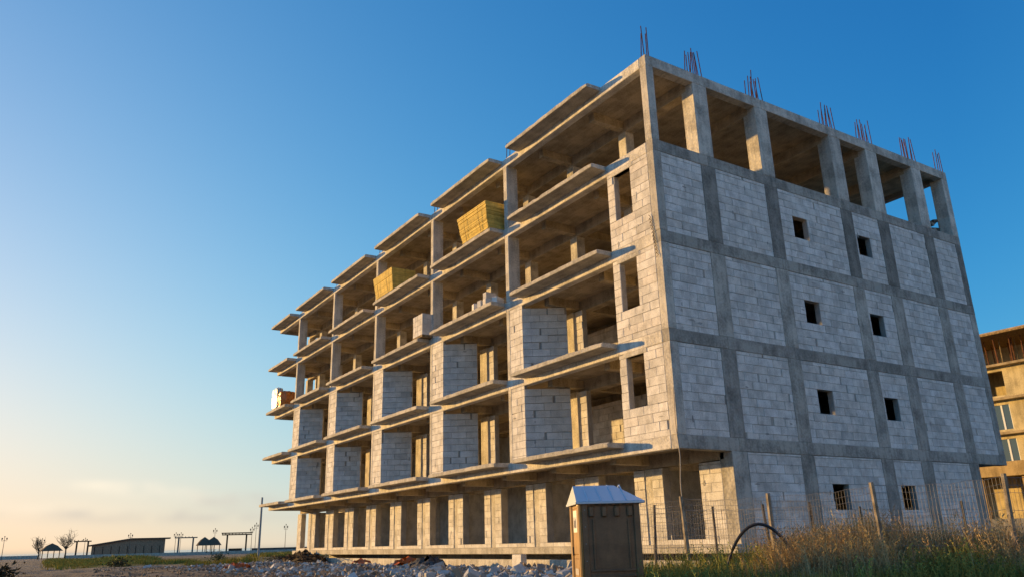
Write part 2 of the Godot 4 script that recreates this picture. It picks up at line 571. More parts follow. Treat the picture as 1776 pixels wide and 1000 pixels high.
func building() -> void:
	far_blocks = MB.new()
	smears = MB.new()
	var b := thing("unfinished_building", "five storey unfinished concrete and block building with cantilevered balcony slabs", "building")
	var C: StandardMaterial3D = M.concrete
	# masonry first where it shows largest, so that those blocks are the separate ones
	for f in [1, 2, 3]:   # sunlit corner panels with a tall window each
		block_wall(b, Vector3(0.004, Y[f], -2.17), -PI / 2, 1.87, 2.54, [Rect2(0.32, 0.92, 0.75, 1.5)], true, 0.05)
	for f in [1, 2]:      # the first cross wall of each walled storey
		block_wall(b, Vector3(0.01, Y[f], -zc(1) + 1.05), SCREEN, 1.57, 2.42, [], true, 0.2)
	var spans := [[0.3, 1.97], [2.6, 4.88], [5.5, 8.85], [9.5, 11.05], [11.75, 14.05], [14.7, 16.25]]
	for f in [1, 2, 3]:
		block_wall(b, Vector3(spans[0][0], Y[f], -0.016), 0.0, spans[0][1] - spans[0][0], 2.535, [], true, 0.05)
	for i in range(1, 6):
		for f in [1, 2, 3]:
			var op := []
			if i == 2: op = [Rect2(6.1 - 5.5, 0.92, 0.75, 0.75)]
			if i == 3: op = [Rect2(9.58 - 9.5, 0.92, 0.78, 0.75)]
			block_wall(b, Vector3(spans[i][0], Y[f], -0.016), 0.0, spans[i][1] - spans[i][0], 2.535, op, i == 1, 0.09 if f < 3 else 0.04)
		if i < 5:
			var op0 := []
			if i == 2: op0 = [Rect2(6.19 - 5.5, 1.15, 0.78, 0.75)]
			if i == 3: op0 = [Rect2(9.68 - 9.5, 1.15, 0.8, 0.75)]
			block_wall(b, Vector3(spans[i][0], 0.65, -0.016), 0.0, spans[i][1] - spans[i][0], 2.72, op0, false, 0.04, 0.15)
	# floor slabs, edge beams, inner beams
	for k in range(1, 6):
		var y: float = Y[k]
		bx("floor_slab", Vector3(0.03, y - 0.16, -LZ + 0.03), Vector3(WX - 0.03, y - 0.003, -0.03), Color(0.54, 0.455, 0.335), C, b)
		var bd := 0.345
		var zz := [-0.3, -zc(1), -zc(2), -zc(3), -zc(4), -zc(5), -LZ]
		for i in 6:
			bx("edge_beam", Vector3(rng.randf_range(-0.003, 0.004), y - bd - rng.randf_range(0.0, 0.008), zz[i + 1] + 0.002), Vector3(0.3, y, zz[i] - 0.002), gray(0.74, 0.05), C, b, 0.016)
		var cuts := [0.0, 2.3, 5.25, 9.1, 11.4, 14.35, WX]
		for i in 6:
			var off := rng.randf_range(-0.006, 0.003)
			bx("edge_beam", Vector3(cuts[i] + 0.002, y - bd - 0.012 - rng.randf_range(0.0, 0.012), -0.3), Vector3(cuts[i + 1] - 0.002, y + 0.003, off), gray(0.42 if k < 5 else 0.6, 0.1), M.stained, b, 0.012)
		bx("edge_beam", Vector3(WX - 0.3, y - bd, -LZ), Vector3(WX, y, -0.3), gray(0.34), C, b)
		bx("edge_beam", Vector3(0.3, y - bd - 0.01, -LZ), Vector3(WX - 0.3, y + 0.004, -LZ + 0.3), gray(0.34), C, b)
		for i in range(1, 6):
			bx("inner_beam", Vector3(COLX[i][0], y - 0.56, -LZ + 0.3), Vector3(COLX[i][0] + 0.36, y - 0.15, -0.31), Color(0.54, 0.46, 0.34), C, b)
		for j in range(1, 12):
			var z := -0.4 - 3.08 * j
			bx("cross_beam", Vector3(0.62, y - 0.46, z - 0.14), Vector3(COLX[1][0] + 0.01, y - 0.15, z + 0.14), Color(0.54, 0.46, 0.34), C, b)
			if j % 2 == 0:
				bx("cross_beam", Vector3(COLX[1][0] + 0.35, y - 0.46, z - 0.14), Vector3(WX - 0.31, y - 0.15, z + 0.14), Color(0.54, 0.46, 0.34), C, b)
		# balcony slabs
		for n in 6:
			var z1 := -2.2 if n == 0 else -zc(n) - 0.08
			var z0 := -zc(n + 1) + 1.13 if n < 5 else -LZ - 0.02
			put("balcony_slab", rough_slab(Vector3(-0.6 + rng.randf_range(-0.02, 0.02), y - 0.13, z0), Vector3(0.02, y + 0.012 + 0.004 * n, z1), gray(0.52, 0.08)), C, b)
	# columns
	for f in range(1, 5):
		var y0: float = Y[f]
		var y1: float = Y[f + 1] - 0.357
		for i in 7:
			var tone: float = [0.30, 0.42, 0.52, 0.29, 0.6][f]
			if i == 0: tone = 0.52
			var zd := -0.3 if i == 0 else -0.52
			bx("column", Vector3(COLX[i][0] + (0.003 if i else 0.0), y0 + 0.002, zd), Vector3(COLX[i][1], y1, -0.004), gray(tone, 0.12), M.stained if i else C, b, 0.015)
		for k in range(1, 6):
			if f >= 3:
				bx("column", Vector3(0.004, y0, -zc(k)), Vector3(0.5, Y[f + 1] - 0.344, -zc(k) + 0.25), gray(0.64, 0.06), C, b, 0.015)
			else:
				bx("column", Vector3(0.0, y0, -zc(k)), Vector3(0.3, Y[f + 1] - 0.344, -zc(k) + 0.2), gray(0.64, 0.06), C, b, 0.012)
		for j in range(1, 13):
			var z: float = max(-0.4 - 3.08 * j, -LZ + 0.25)
			if f >= 3:
				bx("column", Vector3(1.96, y0, z - 0.2), Vector3(2.34, Y[f + 1] - 0.55, z + 0.2), gray(0.64, 0.06), C, b)
			if j % 2 == 0:
				for i in [2, 3, 4, 5]:
					bx("column", Vector3(COLX[i][0], y0, z - 0.2), Vector3(COLX[i][0] + 0.34, Y[f + 1] - 0.55, z + 0.2), gray(0.48, 0.06), C, b)
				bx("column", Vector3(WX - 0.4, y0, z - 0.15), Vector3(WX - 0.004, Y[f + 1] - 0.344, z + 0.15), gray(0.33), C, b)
	# walled storeys: piers, cross walls, back walls of the recessed balconies
	for f in [1, 2]:
		for k in range(1, 6):
			var pw := 1.05 if k == 1 else 1.2
			var z0 := -zc(k)
			var zp := z0 + pw
			block_wall(b, Vector3(0.006, Y[f], z0 + 0.2), -PI / 2, pw - 0.4, 2.545, [], k == 1, 0.06)
			var sl := 1.57 if k == 1 else 1.4
			if k > 1:
				block_wall(b, Vector3(0.01, Y[f], zp), SCREEN, sl, 2.42, [], k == 2, 0.2)
			# the pier's return towards the screen
			block_wall(b, Vector3(0.003, Y[f], zp - 0.2), -PI / 2, 0.19, 2.545, [], false, 0.0, 0.17, 0.12)
			var ez := zp + sl * 0.546
			bx("column", Vector3(1.78, Y[f], ez - 0.78), Vector3(2.0, Y[f + 1] - 0.55, ez - 0.22), gray(0.64, 0.05), C, b)
			block_wall(b, Vector3(1.84, Y[f], ez - 0.22), -PI / 2, 0.45, 2.34, [], k < 3, 0.08)
			bx("inner_wall", Vector3(4.3, Y[f], z0 + 0.3), Vector3(6.55, Y[f + 1] - 0.57, z0 + 0.5), Color(0.75, 0.73, 0.70), M.block, b, 0.0)
		block_wall(b, Vector3(2.35, Y[f], -2.75), -PI / 2, 2.2, 2.33, [], false, 0.05)
		block_wall(b, Vector3(4.2, Y[f], -13.6), -PI / 2, 10.6, 2.33, [Rect2(2.0, 0, 1.0, 2.1), Rect2(8.2, 0, 1.0, 2.1)], false, 0.05)
		var ze := -zc(5)
		block_wall(b, Vector3(2.0, Y[f], -LZ + 0.3), -PI / 2, ze + LZ - 0.9, 2.33, [Rect2(0.9, 0.0, 1.4, 2.2)], false, 0.06)
		bx("column", Vector3(1.96, Y[f], -LZ), Vector3(2.35, Y[f + 1] - 0.36, -LZ + 0.3), gray(0.64, 0.06), C, b)
	for f in [1, 2, 3]:
		bx("inner_wall", Vector3(6.6, Y[f], -LZ + 0.4), Vector3(6.8, Y[f + 1] - 0.17, -0.6), Color(0.75, 0.73, 0.70), M.block, b, 0.0)
		bx("inner_wall", Vector3(WX - 0.25, Y[f], -LZ + 0.4), Vector3(WX - 0.05, Y[f + 1] - 0.36, -0.6), Color(0.75, 0.73, 0.70), M.block, b, 0.0)
		bx("inner_wall", Vector3(2.6, Y[f], -LZ + 0.05), Vector3(WX - 0.3, Y[f + 1] - 0.37, -LZ + 0.25), Color(0.75, 0.73, 0.70), M.block, b, 0.0)
		bx("inner_wall", Vector3(6.85, Y[f], -4.6), Vector3(WX - 0.3, Y[f + 1] - 0.57, -4.4), Color(0.75, 0.73, 0.70), M.block, b, 0.0)
	for k in range(1, 6):
		bx("inner_wall", Vector3(3.6, Y[3], -zc(k) + 0.3), Vector3(6.55, Y[4] - 0.57, -zc(k) + 0.5), Color(0.75, 0.73, 0.70), M.block, b, 0.0)
	# lintels over the corner windows
	for f in [1, 2, 3]:
		bx("lintel", Vector3(-0.004, Y[f] + 2.42, -1.98), Vector3(0.2, Y[f] + 2.553, -0.95), gray(0.6), C, b)
	# ground storey, set back under the first floor
	var GZ := -37.1
	bx("plinth", Vector3(1.78, 0.7, GZ - 0.12), Vector3(WX - 2.1, 0.94, 0.02), gray(0.56), C, b, 0.02)
	bx("foundation_wall", Vector3(4.0, -0.6, GZ + 0.6), Vector3(4.3, 0.67, -0.2), gray(0.55), C, b, 0.0)  # added inner wall, blocks light leaking through the gap under the plinth
	bx("foundation_wall", Vector3(1.86, -0.6, GZ + 0.6), Vector3(2.15, 0.51, -0.2), gray(0.62), C, b, 0.02)
	for i in range(1, 6):
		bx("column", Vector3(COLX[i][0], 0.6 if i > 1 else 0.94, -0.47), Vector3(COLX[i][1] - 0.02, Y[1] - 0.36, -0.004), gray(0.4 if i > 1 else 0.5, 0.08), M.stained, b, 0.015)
	for j in range(1, 13):
		var z: float = max(-0.4 - 3.08 * j, GZ + 0.17)
		bx("column", Vector3(2.0, 0.94, z - 0.17), Vector3(2.34, Y[1] - 0.57, z + 0.17), gray(0.64, 0.06), C, b)
	for j in 12:
		var zb: float = max(-0.4 - 3.08 * (j + 1) + 0.17, GZ + 0.34)
		var za: float = -0.47 if j == 0 else -0.4 - 3.08 * j - 0.17
		var o0: float = 0.48
		var o1: float = za - zb - (0.84 if j == 0 else 0.48)
		block_wall(b, Vector3(1.975, 0.94, zb), -PI / 2, za - zb, 2.22, [Rect2(o0, 0.14, o1 - o0, 3.0)], false, 0.07, 0.14, 0.3)
	bx("inner_wall", Vector3(4.4, 0.94, GZ + 0.4), Vector3(4.6, Y[1] - 0.17, -0.6), Color(0.75, 0.73, 0.70), M.block, b, 0.0)
	for j in range(1, 12, 2):
		bx("inner_wall", Vector3(2.36, 0.94, -0.5 - 3.08 * j), Vector3(4.38, Y[1] - 0.58, -0.3 - 3.08 * j), Color(0.75, 0.73, 0.70), M.block, b, 0.0)
	bx("inner_wall", Vector3(WX - 2.3, 0.94, GZ + 0.4), Vector3(WX - 2.1, Y[1] - 0.17, -0.6), Color(0.75, 0.73, 0.70), M.block, b, 0.0)
	# the many smaller blocks, one piece of masonry
	far_blocks.t = Transform3D()
	var fb := put("masonry_blocks", far_blocks.mesh(), M.block, b)
	fb.set_meta("kind", "stuff")
	smears.t = Transform3D()
	put("mortar_smears", smears.mesh(), M.block, b).set_meta("kind", "stuff")
	# starter bars on the roof
	var red := Color(0.20, 0.075, 0.05)
	for i in 7:
		var xc: float = (COLX[i][0] + COLX[i][1]) * 0.5
		var hw: float = (COLX[i][1] - COLX[i][0]) * 0.5 - 0.05
		var nb := 4 if i in [0, 6] else 9
		for q in nb:
			var m := MB.new()
			var bx0 := xc + hw * (2.0 * (q % 3) / 2.0 - 1.0) + rng.randf_range(-0.03, 0.03)
			var bz := -0.08 - 0.12 * int(q / 3)
			var hh := rng.randf_range(0.8, 1.12)
			var lean := Vector3(rng.randf_range(-0.05, 0.05) - (bx0 - xc) * 0.25, hh, rng.randf_range(-0.04, 0.04))
			m.tube([Vector3(bx0, Y[5], bz), Vector3(bx0, Y[5], bz) + lean], 0.016, 0.016, 5, red)
			put("rebar", m.mesh(), M.rust, b)
	for k in range(1, 6):
		for q in 2:
			var m := MB.new()
			var p := Vector3(0.12 + 0.14 * q, Y[5], -zc(k) + 0.1)
			m.tube([p, p + Vector3(0.02, rng.randf_range(0.55, 0.8), 0.02)], 0.015, 0.015, 5, red)
			put("rebar", m.mesh(), M.rust, b)

# ---------------------------------------------------------------- things standing on the building
func board_stack(at: Vector3, w: float, dep: float, n: int, th: float, label: String) -> void:
	var t := thing("board_stack", label, "boards", at, 0.0, "yellow board stacks on the upper balconies")
	var y := 0.0
	for i in 2:
		bx("bearer", Vector3(0.05, 0, w * (0.15 + 0.6 * i)), Vector3(dep - 0.05, 0.07, w * (0.15 + 0.6 * i) + 0.09), Color(0.3, 0.2, 0.1), M.wood, t, 0.004)
	y = 0.072
	for i in n:
		var lean := 0.0022 * i
		var dx := rng.randf_range(-0.014, 0.014)
		var dz := rng.randf_range(-0.02, 0.02)
		var k := rng.randf_range(0.82, 1.04)
		bx("board", Vector3(dx - lean * 2.0, y, dz - lean * 5.0), Vector3(dep + dx, y + th * 0.92, w + dz), Color(0.84 * k, 0.62 * k, 0.16 * k), M.board, t, 0.005)
		y += th
	for i in 2:
		var zs := w * (0.22 + 0.55 * i)
		var st := MB.new()
		st.tube([Vector3(-0.03, 0.02, zs), Vector3(-0.14, y * 0.55, zs - 0.03), Vector3(-0.16, y + 0.01, zs - 0.05), Vector3(dep * 0.5, y + 0.012, zs - 0.05)], 0.009, 0.009, 4, Color(0.12, 0.11, 0.1))
		put("strap", st.mesh(), M.matte, t)

func on_the_building() -> void:
	board_stack(Vector3(-0.53, Y[4] + 0.02, -10.6), 2.0, 1.15, 24, 0.047, "tall stack of yellow formwork boards on balcony nearer the corner")
	board_stack(Vector3(-0.53, Y[4] + 0.03, -19.2), 1.95, 1.15, 23, 0.047, "stack of yellow formwork boards on balcony further from the corner")
	# a strapped pallet of new blocks and a loose heap of them, one storey lower
	var p := thing("block_pallet", "tall pallet stack of pale grey blocks on open balcony", "block pallet", Vector3(-0.5, Y[3] + 0.03, -15.15))
	bx("pallet", Vector3(0, 0, 0), Vector3(0.85, 0.1, 0.95), Color(0.3, 0.22, 0.13), M.wood, p, 0.005)
	for row in 4:
		for i in 4:
			for s in 2:
				bx("block", Vector3(0.02 + s * 0.41, 0.1 + row * 0.235, 0.02 + i * 0.23 + rng.randf_range(-0.01, 0.01)), Vector3(0.42 + s * 0.41, 0.33 + row * 0.235, 0.24 + i * 0.23), block_tone(rng.randi_range(0, 4)), M.block, p, 0.006)
	var loose := [[-9.75, 0.0, -0.4, "loose grey block at the outer end of the small balcony heap"], [-9.3, 0.0, -0.42, "loose grey block in the middle of the small balcony heap"], [-8.95, 0.0, -0.38, "loose grey block under the upper one in the balcony heap"], [-8.6, 0.0, -0.2, "loose grey block of the balcony heap closest to the column"], [-9.0, 0.255, -0.34, "loose grey block lying on top of the small balcony heap"]]
	for i in loose.size():
		var m := MB.new()
		m.box(Vector3(-0.15, 0, -0.12), Vector3(0.3, 0.25, 0.12), 0.01, block_tone(i + 2))
		var o := put("loose_block", m.mesh(), M.block, self, Vector3(loose[i][2], Y[3] + 0.03 + loose[i][1], loose[i][0]), rng.randf_range(-0.5, 0.5))
		tag(o, loose[i][3], "block", "loose blocks heaped on a balcony")
	# plastic sheet thrown over something at the far end: white front, orange side
	var w := thing("wrapped_bundle", "rounded bundle wrapped in white and orange plastic on the farthest balcony", "bundle", Vector3(-0.5, Y[3] + 0.03, -35.6))
	for spec in [["orange_cover", Vector3(-0.02, 0, 0.0), Vector3(1.0, 1.05, 1.5), 0.24, Color(0.6, 0.2, 0.04)], ["white_sheet", Vector3(-0.1, 0.0, -0.1), Vector3(0.32, 1.3, 1.0), 0.14, Color(0.85, 0.83, 0.78)]]:
		var m1 := MB.new()
		var lo: Vector3 = spec[1]
		var hi: Vector3 = spec[2]
		var R := 12
		for a in 6:   # a rounded, creased lump: six gridded faces pulled towards a soft box
			var P := []
			for gi in R + 1:
				for gj in R + 1:
					var cu := Vector3()
					cu[a % 3] = 1.0 if a < 3 else -1.0
					cu[(a + 1) % 3] = 2.0 * gi / R - 1.0
					cu[(a + 2) % 3] = 2.0 * gj / R - 1.0
					var rd := cu.normalized() * 1.25
					var pt := cu.lerp(rd, 0.45) * 0.5 + Vector3(0.5, 0.5, 0.5)
					pt += cu * hn2.get_noise_3d(cu.x * 3.0 + a * 0.0, cu.y * 3.0, cu.z * 3.0) * 0.05
					pt.y = max(pt.y, 0.0)
					P.append(lo + (hi - lo) * pt)
			for gi in R:
				for gj in R:
					var k := gi * (R + 1) + gj
					var nn: Vector3 = (P[k + R + 2] - P[k]).cross(P[k + 1] - P[k + R + 1])
					if nn.length() < 1e-7: continue
					if nn.dot(P[k] - (lo + hi) * 0.5) < 0: nn = -nn
					m1.quad(P[k], P[k + 1], P[k + R + 2], P[k + R + 1], nn, spec[4])
		put(spec[0], m1.mesh(), M.plastic, w)
	# rubbish stacked behind the end column of the top storey
	var s := thing("scrap_pile", "dark pile of scrap material beside the end column upstairs", "scrap", Vector3(15.0, Y[4] + 0.005, -0.6))
	for i in 16:
		var m := MB.new()
		m.t = Transform3D(Basis.from_euler(Vector3(rng.randf_range(-0.3, 0.3), rng.randf() * TAU, rng.randf_range(-0.3, 0.3))), Vector3(rng.randf_range(0.1, 1.1), 0.1 + 0.045 * i, rng.randf_range(-0.15, 0.15)))
		var hx := rng.randf_range(0.1, 0.28)
		m.box(Vector3(-hx, -0.06, -0.1), Vector3(hx, 0.06, 0.1), 0.01, gray(rng.randf_range(0.08, 0.3)))
		put("scrap", m.mesh(), M.matte, s)
	# rusty chain of reinforcement ties hanging on the corner, and the cable below
	var ch := thing("hanging_ties", "rusty reinforcement ties hanging down the sunlit corner", "reinforcement", Vector3(-0.03, 10.0, -0.35))
	for i in 12:
		var m := MB.new()
		var y := -i * 0.11
		var z := 0.016 * i
		m.tube([Vector3(0, y + 0.1, z - 0.04), Vector3(0, y, z + 0.04), Vector3(-0.02, y - 0.06, z - 0.03)], 0.011, 0.011, 5, Color(0.12, 0.06, 0.04))
		put("tie", m.mesh(), M.rust, ch)
	var cb := MB.new()
	var pts := []
	for i in 13:
		pts.append(Vector3(-0.02 - 0.02 * sin(i * 0.9), 5.0 - i * 0.31, -0.03 + 0.02 * sin(i * 1.3)))
	cb.tube(pts, 0.012, 0.012, 5, Color(0.45, 0.40, 0.33))
	tag(put("cable", cb.mesh(), M.matte, self), "thin pale cable hanging from the corner of the first floor", "cable")

# ---------------------------------------------------------------- the building site next door
func neighbour() -> void:
	var t := thing("ochre_building", "ochre plastered building under construction with propped top storey", "building")
	var X := 58.8
	var oc := Color(0.62, 0.52, 0.29)
	var R: StandardMaterial3D = M.render
	var lev := [3.2, 6.1, 9.1, 12.05, 15.0]
	var z0 := -46.0
	var z1 := 6.0
	for k in range(1, 5):
		var y: float = lev[k]
		bx("ledge", Vector3(X - 0.7, y - 0.22, z0), Vector3(X + 14.0, y, z1), Color(0.46, 0.36, 0.2), R, t, 0.02)
	bx("front_beam", Vector3(X - 0.9, 5.4, z0), Vector3(X + 0.2, 6.6, z1), Color(0.5, 0.36, 0.16), R, t, 0.02)
	for k in range(1, 4):
		var y: float = lev[k]
		var yt: float = lev[k + 1] - 0.22
		var wy := yt - 0.35
		var z := z0
		while z < z1 - 1.0:   # wall pieces round each window
			bx("wall_panel", Vector3(X, y, z), Vector3(X + 0.3, yt, z + 2.35), oc, R, t, 0.0)
			bx("wall_panel", Vector3(X, y, z + 2.35), Vector3(X + 0.3, y + 0.25, z + 3.85), oc, R, t, 0.0)
			bx("wall_panel", Vector3(X, wy, z + 2.35), Vector3(X + 0.3, yt, z + 3.85), oc, R, t, 0.0)
			if k < 3:
				var f := bx("window", Vector3(X + 0.08, y + 0.25, z + 2.35), Vector3(X + 0.14, wy, z + 2.43), Color(0.75, 0.78, 0.75), M.matte, t, 0.0)
				bx("frame", Vector3(X + 0.08, y + 0.25, z + 3.77), Vector3(X + 0.14, wy, z + 3.85), Color(0.75, 0.78, 0.75), M.matte, f, 0.0)
				bx("frame", Vector3(X + 0.07, y + 0.25, z + 3.05), Vector3(X + 0.15, wy, z + 3.2), Color(0.75, 0.78, 0.75), M.matte, f, 0.0)
				bx("pane", Vector3(X + 0.1, y + 0.25, z + 2.43), Vector3(X + 0.12, wy, z + 3.05), Color(0.05, 0.08, 0.1), M.glass, f, 0.0)
				bx("pane", Vector3(X + 0.1, y + 0.25, z + 3.2), Vector3(X + 0.12, wy, z + 3.77), Color(0.05, 0.08, 0.1), M.glass, f, 0.0)
			z += 3.85
		bx("inner_wall", Vector3(X + 3.5, y, z0), Vector3(X + 3.7, yt, z1), oc, R, t, 0.0)
	# propped top storey under fresh formwork
	bx("roof_formwork", Vector3(X - 0.9, 17.55, z0), Vector3(X + 14.0, 17.72, z1), Color(0.42, 0.28, 0.12), M.wood, t, 0.01)
	bx("roof_slab", Vector3(X - 0.6, 17.73, z0 + 0.2), Vector3(X + 14.0, 17.9, z1 - 0.2), Color(0.45, 0.36, 0.25), R, t, 0.01)
	for i in 130:
		var m := MB.new()
		var px := X + rng.randf_range(0.0, 4.5)
		var pz := -34.0 + i * 0.3 + rng.randf_range(-0.15, 0.15)
		m.tube([Vector3(px, 15.0, pz), Vector3(px + rng.randf_range(-0.1, 0.1), 17.55, pz + rng.randf_range(-0.15, 0.15))], 0.055, 0.05, 5, Color(0.3, 0.13, 0.07) if i % 4 else Color(0.55, 0.42, 0.22))
		put("prop", m.mesh(), M.wood, t)
	bx("inner_wall", Vector3(X + 5.5, 15.0, z0), Vector3(X + 5.7, 17.54, z1), oc, R, t, 0.0)
	# ground storey
	var z := z0
	while z < z1:
		bx("column", Vector3(X - 0.5, -0.3, z), Vector3(X, 5.39, z + 0.6), Color(0.42, 0.3, 0.15), R, t, 0.02)
		z += 3.85
	bx("inner_wall", Vector3(X + 3.0, -0.3, z0), Vector3(X + 3.2, 5.87, z1), oc, R, t, 0.0)
	bx("low_wall", Vector3(X - 2.0, -0.3, z0), Vector3(X - 1.8, 1.9, z1), Color(0.25, 0.25, 0.24), R, t, 0.0)

# ---------------------------------------------------------------- the sunlit block across the street, outside the picture
# its windows throw the two warm glints on the shaded end wall, its pale front lights that wall
func opposite() -> void:
	var t := thing("opposite_block", "pale plastered apartment block across the street facing the shaded end wall", "building", Vector3(-14.0, -0.4, 43.0))
	var wall := Color(0.62, 0.58, 0.52)
	var Wd := 30.0
	var Hh := 15.0
	bx("body", Vector3(0, 0, 0.3), Vector3(Wd, Hh, 12.0), wall, M.render, t, 0.0)
	for f in 5:
		bx("ledge", Vector3(-0.2, f * 3.0 - 0.1, -0.15), Vector3(Wd + 0.2, f * 3.0 + 0.1, 0.31), wall, M.render, t, 0.02)
		for i in 8:
			var x := 1.4 + i * 3.6
			var w := bx("window", Vector3(x, f * 3.0 + 1.0, 0.2), Vector3(x + 1.6, f * 3.0 + 2.5, 0.297), Color(0.7, 0.7, 0.68), M.matte, t, 0.01)
			bx("pane", Vector3(x + 0.08, f * 3.0 + 1.08, 0.17), Vector3(x + 1.52, f * 3.0 + 2.42, 0.197), Color(0.05, 0.06, 0.07), M.glass, w, 0.0)

# ---------------------------------------------------------------- portable toilet
func toilet() -> void:
	var at := polar(39.15, 15.9, 0.0)
	at.y = -0.13
	# local +x looks out of the shaded side, local +z out of the door side
	var side := Vector3(-0.475, 0, 0.88).normalized()
	var t := thing("portable_toilet", "brown plastic portable toilet with pale blue gabled roof standing before the building", "portable toilet", at, atan2(-side.z, side.x))
	var br := Color(0.24, 0.137, 0.068)
	var W := 0.55   # half size
	var H := 1.98
	var P: StandardMaterial3D = M.plastic
	bx("skid", Vector3(-W - 0.02, 0, -W - 0.04), Vector3(-W + 0.14, 0.1, W + 0.04), Color(0.05, 0.05, 0.05), P, t, 0.02)
	bx("skid", Vector3(W - 0.14, 0, -W - 0.04), Vector3(W + 0.02, 0.1, W + 0.04), Color(0.05, 0.05, 0.05), P, t, 0.02)
	bx("floor_tray", Vector3(-W, 0.1, -W), Vector3(W, 0.2, W), Color(0.1, 0.09, 0.08), P, t, 0.02)
	for s in [-1.0, 1.0]:
		# side panel: sheet, raised border, stiffening ribs under the eaves
		var m := MB.new()
		m.box(Vector3(s * (W - 0.04) - 0.012, 0.2, -W + 0.03), Vector3(s * (W - 0.04) + 0.012, H, W - 0.03), 0.004, br)
		var sp := put("side_panel", m.mesh(), P, t)
		var e := MB.new()
		var x0: float = s * W - 0.03
		var x1: float = s * W + 0.01
		e.box(Vector3(x0, 0.2, -W), Vector3(x1, H, -W + 0.12), 0.015, br)
		e.box(Vector3(x0, 0.2, W - 0.12), Vector3(x1, H, W), 0.015, br)
		e.box(Vector3(x0 + 0.003, 0.2, -W + 0.11), Vector3(x1 - 0.003, 0.32, W - 0.11), 0.012, br)
		e.box(Vector3(x0 + 0.003, H - 0.1, -W + 0.11), Vector3(x1 - 0.003, H, W - 0.11), 0.012, br)
		put("border", e.mesh(), P, sp)
		for i in 4:
			var zz := -0.36 + 0.24 * i
			bx("rib", Vector3(s * W - 0.03, H - 0.3, zz - 0.05), Vector3(s * W + 0.03, H - 0.1, zz + 0.05), br, P, sp, 0.02)
		var g := MB.new()
		g.box(Vector3(s * W - 0.035, 0.62, -W + 0.13), Vector3(s * W + 0.003, 0.66, W - 0.13), 0.008, br)
		g.box(Vector3(s * W - 0.035, 0.72, -W + 0.13), Vector3(s * W + 0.003, 0.76, W - 0.13), 0.008, br)
		g.box(Vector3(s * W - 0.035, 0.76, -W + 0.2), Vector3(s * W, H - 0.34, -W + 0.24), 0.008, br)
		g.box(Vector3(s * W - 0.035, 0.76, W - 0.24), Vector3(s * W, H - 0.34, W - 0.2), 0.008, br)
		put("moulding", g.mesh(), P, sp)
		for i in 5:
			bx("vent_slot", Vector3(s * W - 0.03, H - 0.085 + 0.0 * i, -0.3 + 0.13 * i), Vector3(s * W + 0.016, H - 0.06, -0.22 + 0.13 * i), Color(0.06, 0.055, 0.05), P, sp, 0.003)
		for i in 6:
			bx("rivet", Vector3(s * W - 0.01, 0.3 + 0.3 * i, W - 0.07), Vector3(s * W + 0.016, 0.32 + 0.3 * i, W - 0.05), Color(0.35, 0.34, 0.33), M.metal, sp, 0.005)
	bx("back_panel", Vector3(-W + 0.02, 0.2, -W + 0.01), Vector3(W - 0.02, H, -W + 0.04), br, P, t, 0.005)
	# door side
	var fr := Color(0.36, 0.20, 0.06)
	for s in [-1.0, 1.0]:
		bx("door_post", Vector3(s * 0.47 - 0.09, 0.2, W - 0.02), Vector3(s * 0.47 + 0.09, H, W + 0.06), fr, P, t, 0.025)
	var top := MB.new()
	var arc := []
	for i in 9:
		var a := PI * i / 8.0
		arc.append(Vector3(cos(a) * 0.45, H - 0.1 + sin(a) * 0.2, W + 0.02))
	top.tube(arc, 0.05, 0.05, 8, fr)
	put("door_arch", top.mesh(), P, t)
	var door := bx("door", Vector3(-0.375, 0.22, W - 0.02), Vector3(0.375, H - 0.02, W + 0.025), fr, P, t, 0.015)
	bx("door_panel", Vector3(-0.28, 0.34, W + 0.02), Vector3(0.28, 0.95, W + 0.04), fr, P, door, 0.012)
	bx("door_panel", Vector3(-0.28, 1.02, W + 0.02), Vector3(0.28, 1.86, W + 0.04), fr, P, door, 0.012)
	bx("handle", Vector3(-0.34, 1.0, W + 0.03), Vector3(-0.3, 1.16, W + 0.07), Color(0.06, 0.06, 0.06), P, door, 0.008)
	var st := bx("sticker", Vector3(-0.2, 1.42, W + 0.041), Vector3(0.24, 1.82, W + 0.045), Color(0.72, 0.70, 0.66), M.matte, door, 0.0)
	for i in 6:   # the worn, unreadable strokes of its lettering
		bx("stroke", Vector3(-0.14 + 0.055 * i, 1.5, W + 0.046), Vector3(-0.115 + 0.055 * i, 1.5 + [0.2, 0.14, 0.2, 0.14, 0.17, 0.2][i], W + 0.048), Color(0.12, 0.14, 0.2), M.matte, st, 0.0)
	var st2 := bx("sticker", Vector3(-0.2, 0.62, W + 0.041), Vector3(0.24, 0.8, W + 0.045), Color(0.36, 0.20, 0.06), P, door, 0.0)
	for i in 5:
		bx("stroke", Vector3(-0.15 + 0.075 * i, 0.66, W + 0.046), Vector3(-0.11 + 0.075 * i, 0.77, W + 0.048), Color(0.6, 0.6, 0.6), M.matte, st2, 0.0)
	# gabled roof, ridge from door to back, hipped at the back
	var ro := MB.new()
	var rc := Color(0.62, 0.69, 0.78)
	var ez := H - 0.02
	var rz := H + 0.3
	var A := [Vector3(-W - 0.08, ez, W + 0.1), Vector3(W + 0.08, ez, W + 0.1), Vector3(W + 0.08, ez, -W - 0.08), Vector3(-W - 0.08, ez, -W - 0.08)]
	var r0 := Vector3(0, rz, W + 0.06)
	var r1 := Vector3(0, rz, -W + 0.35)
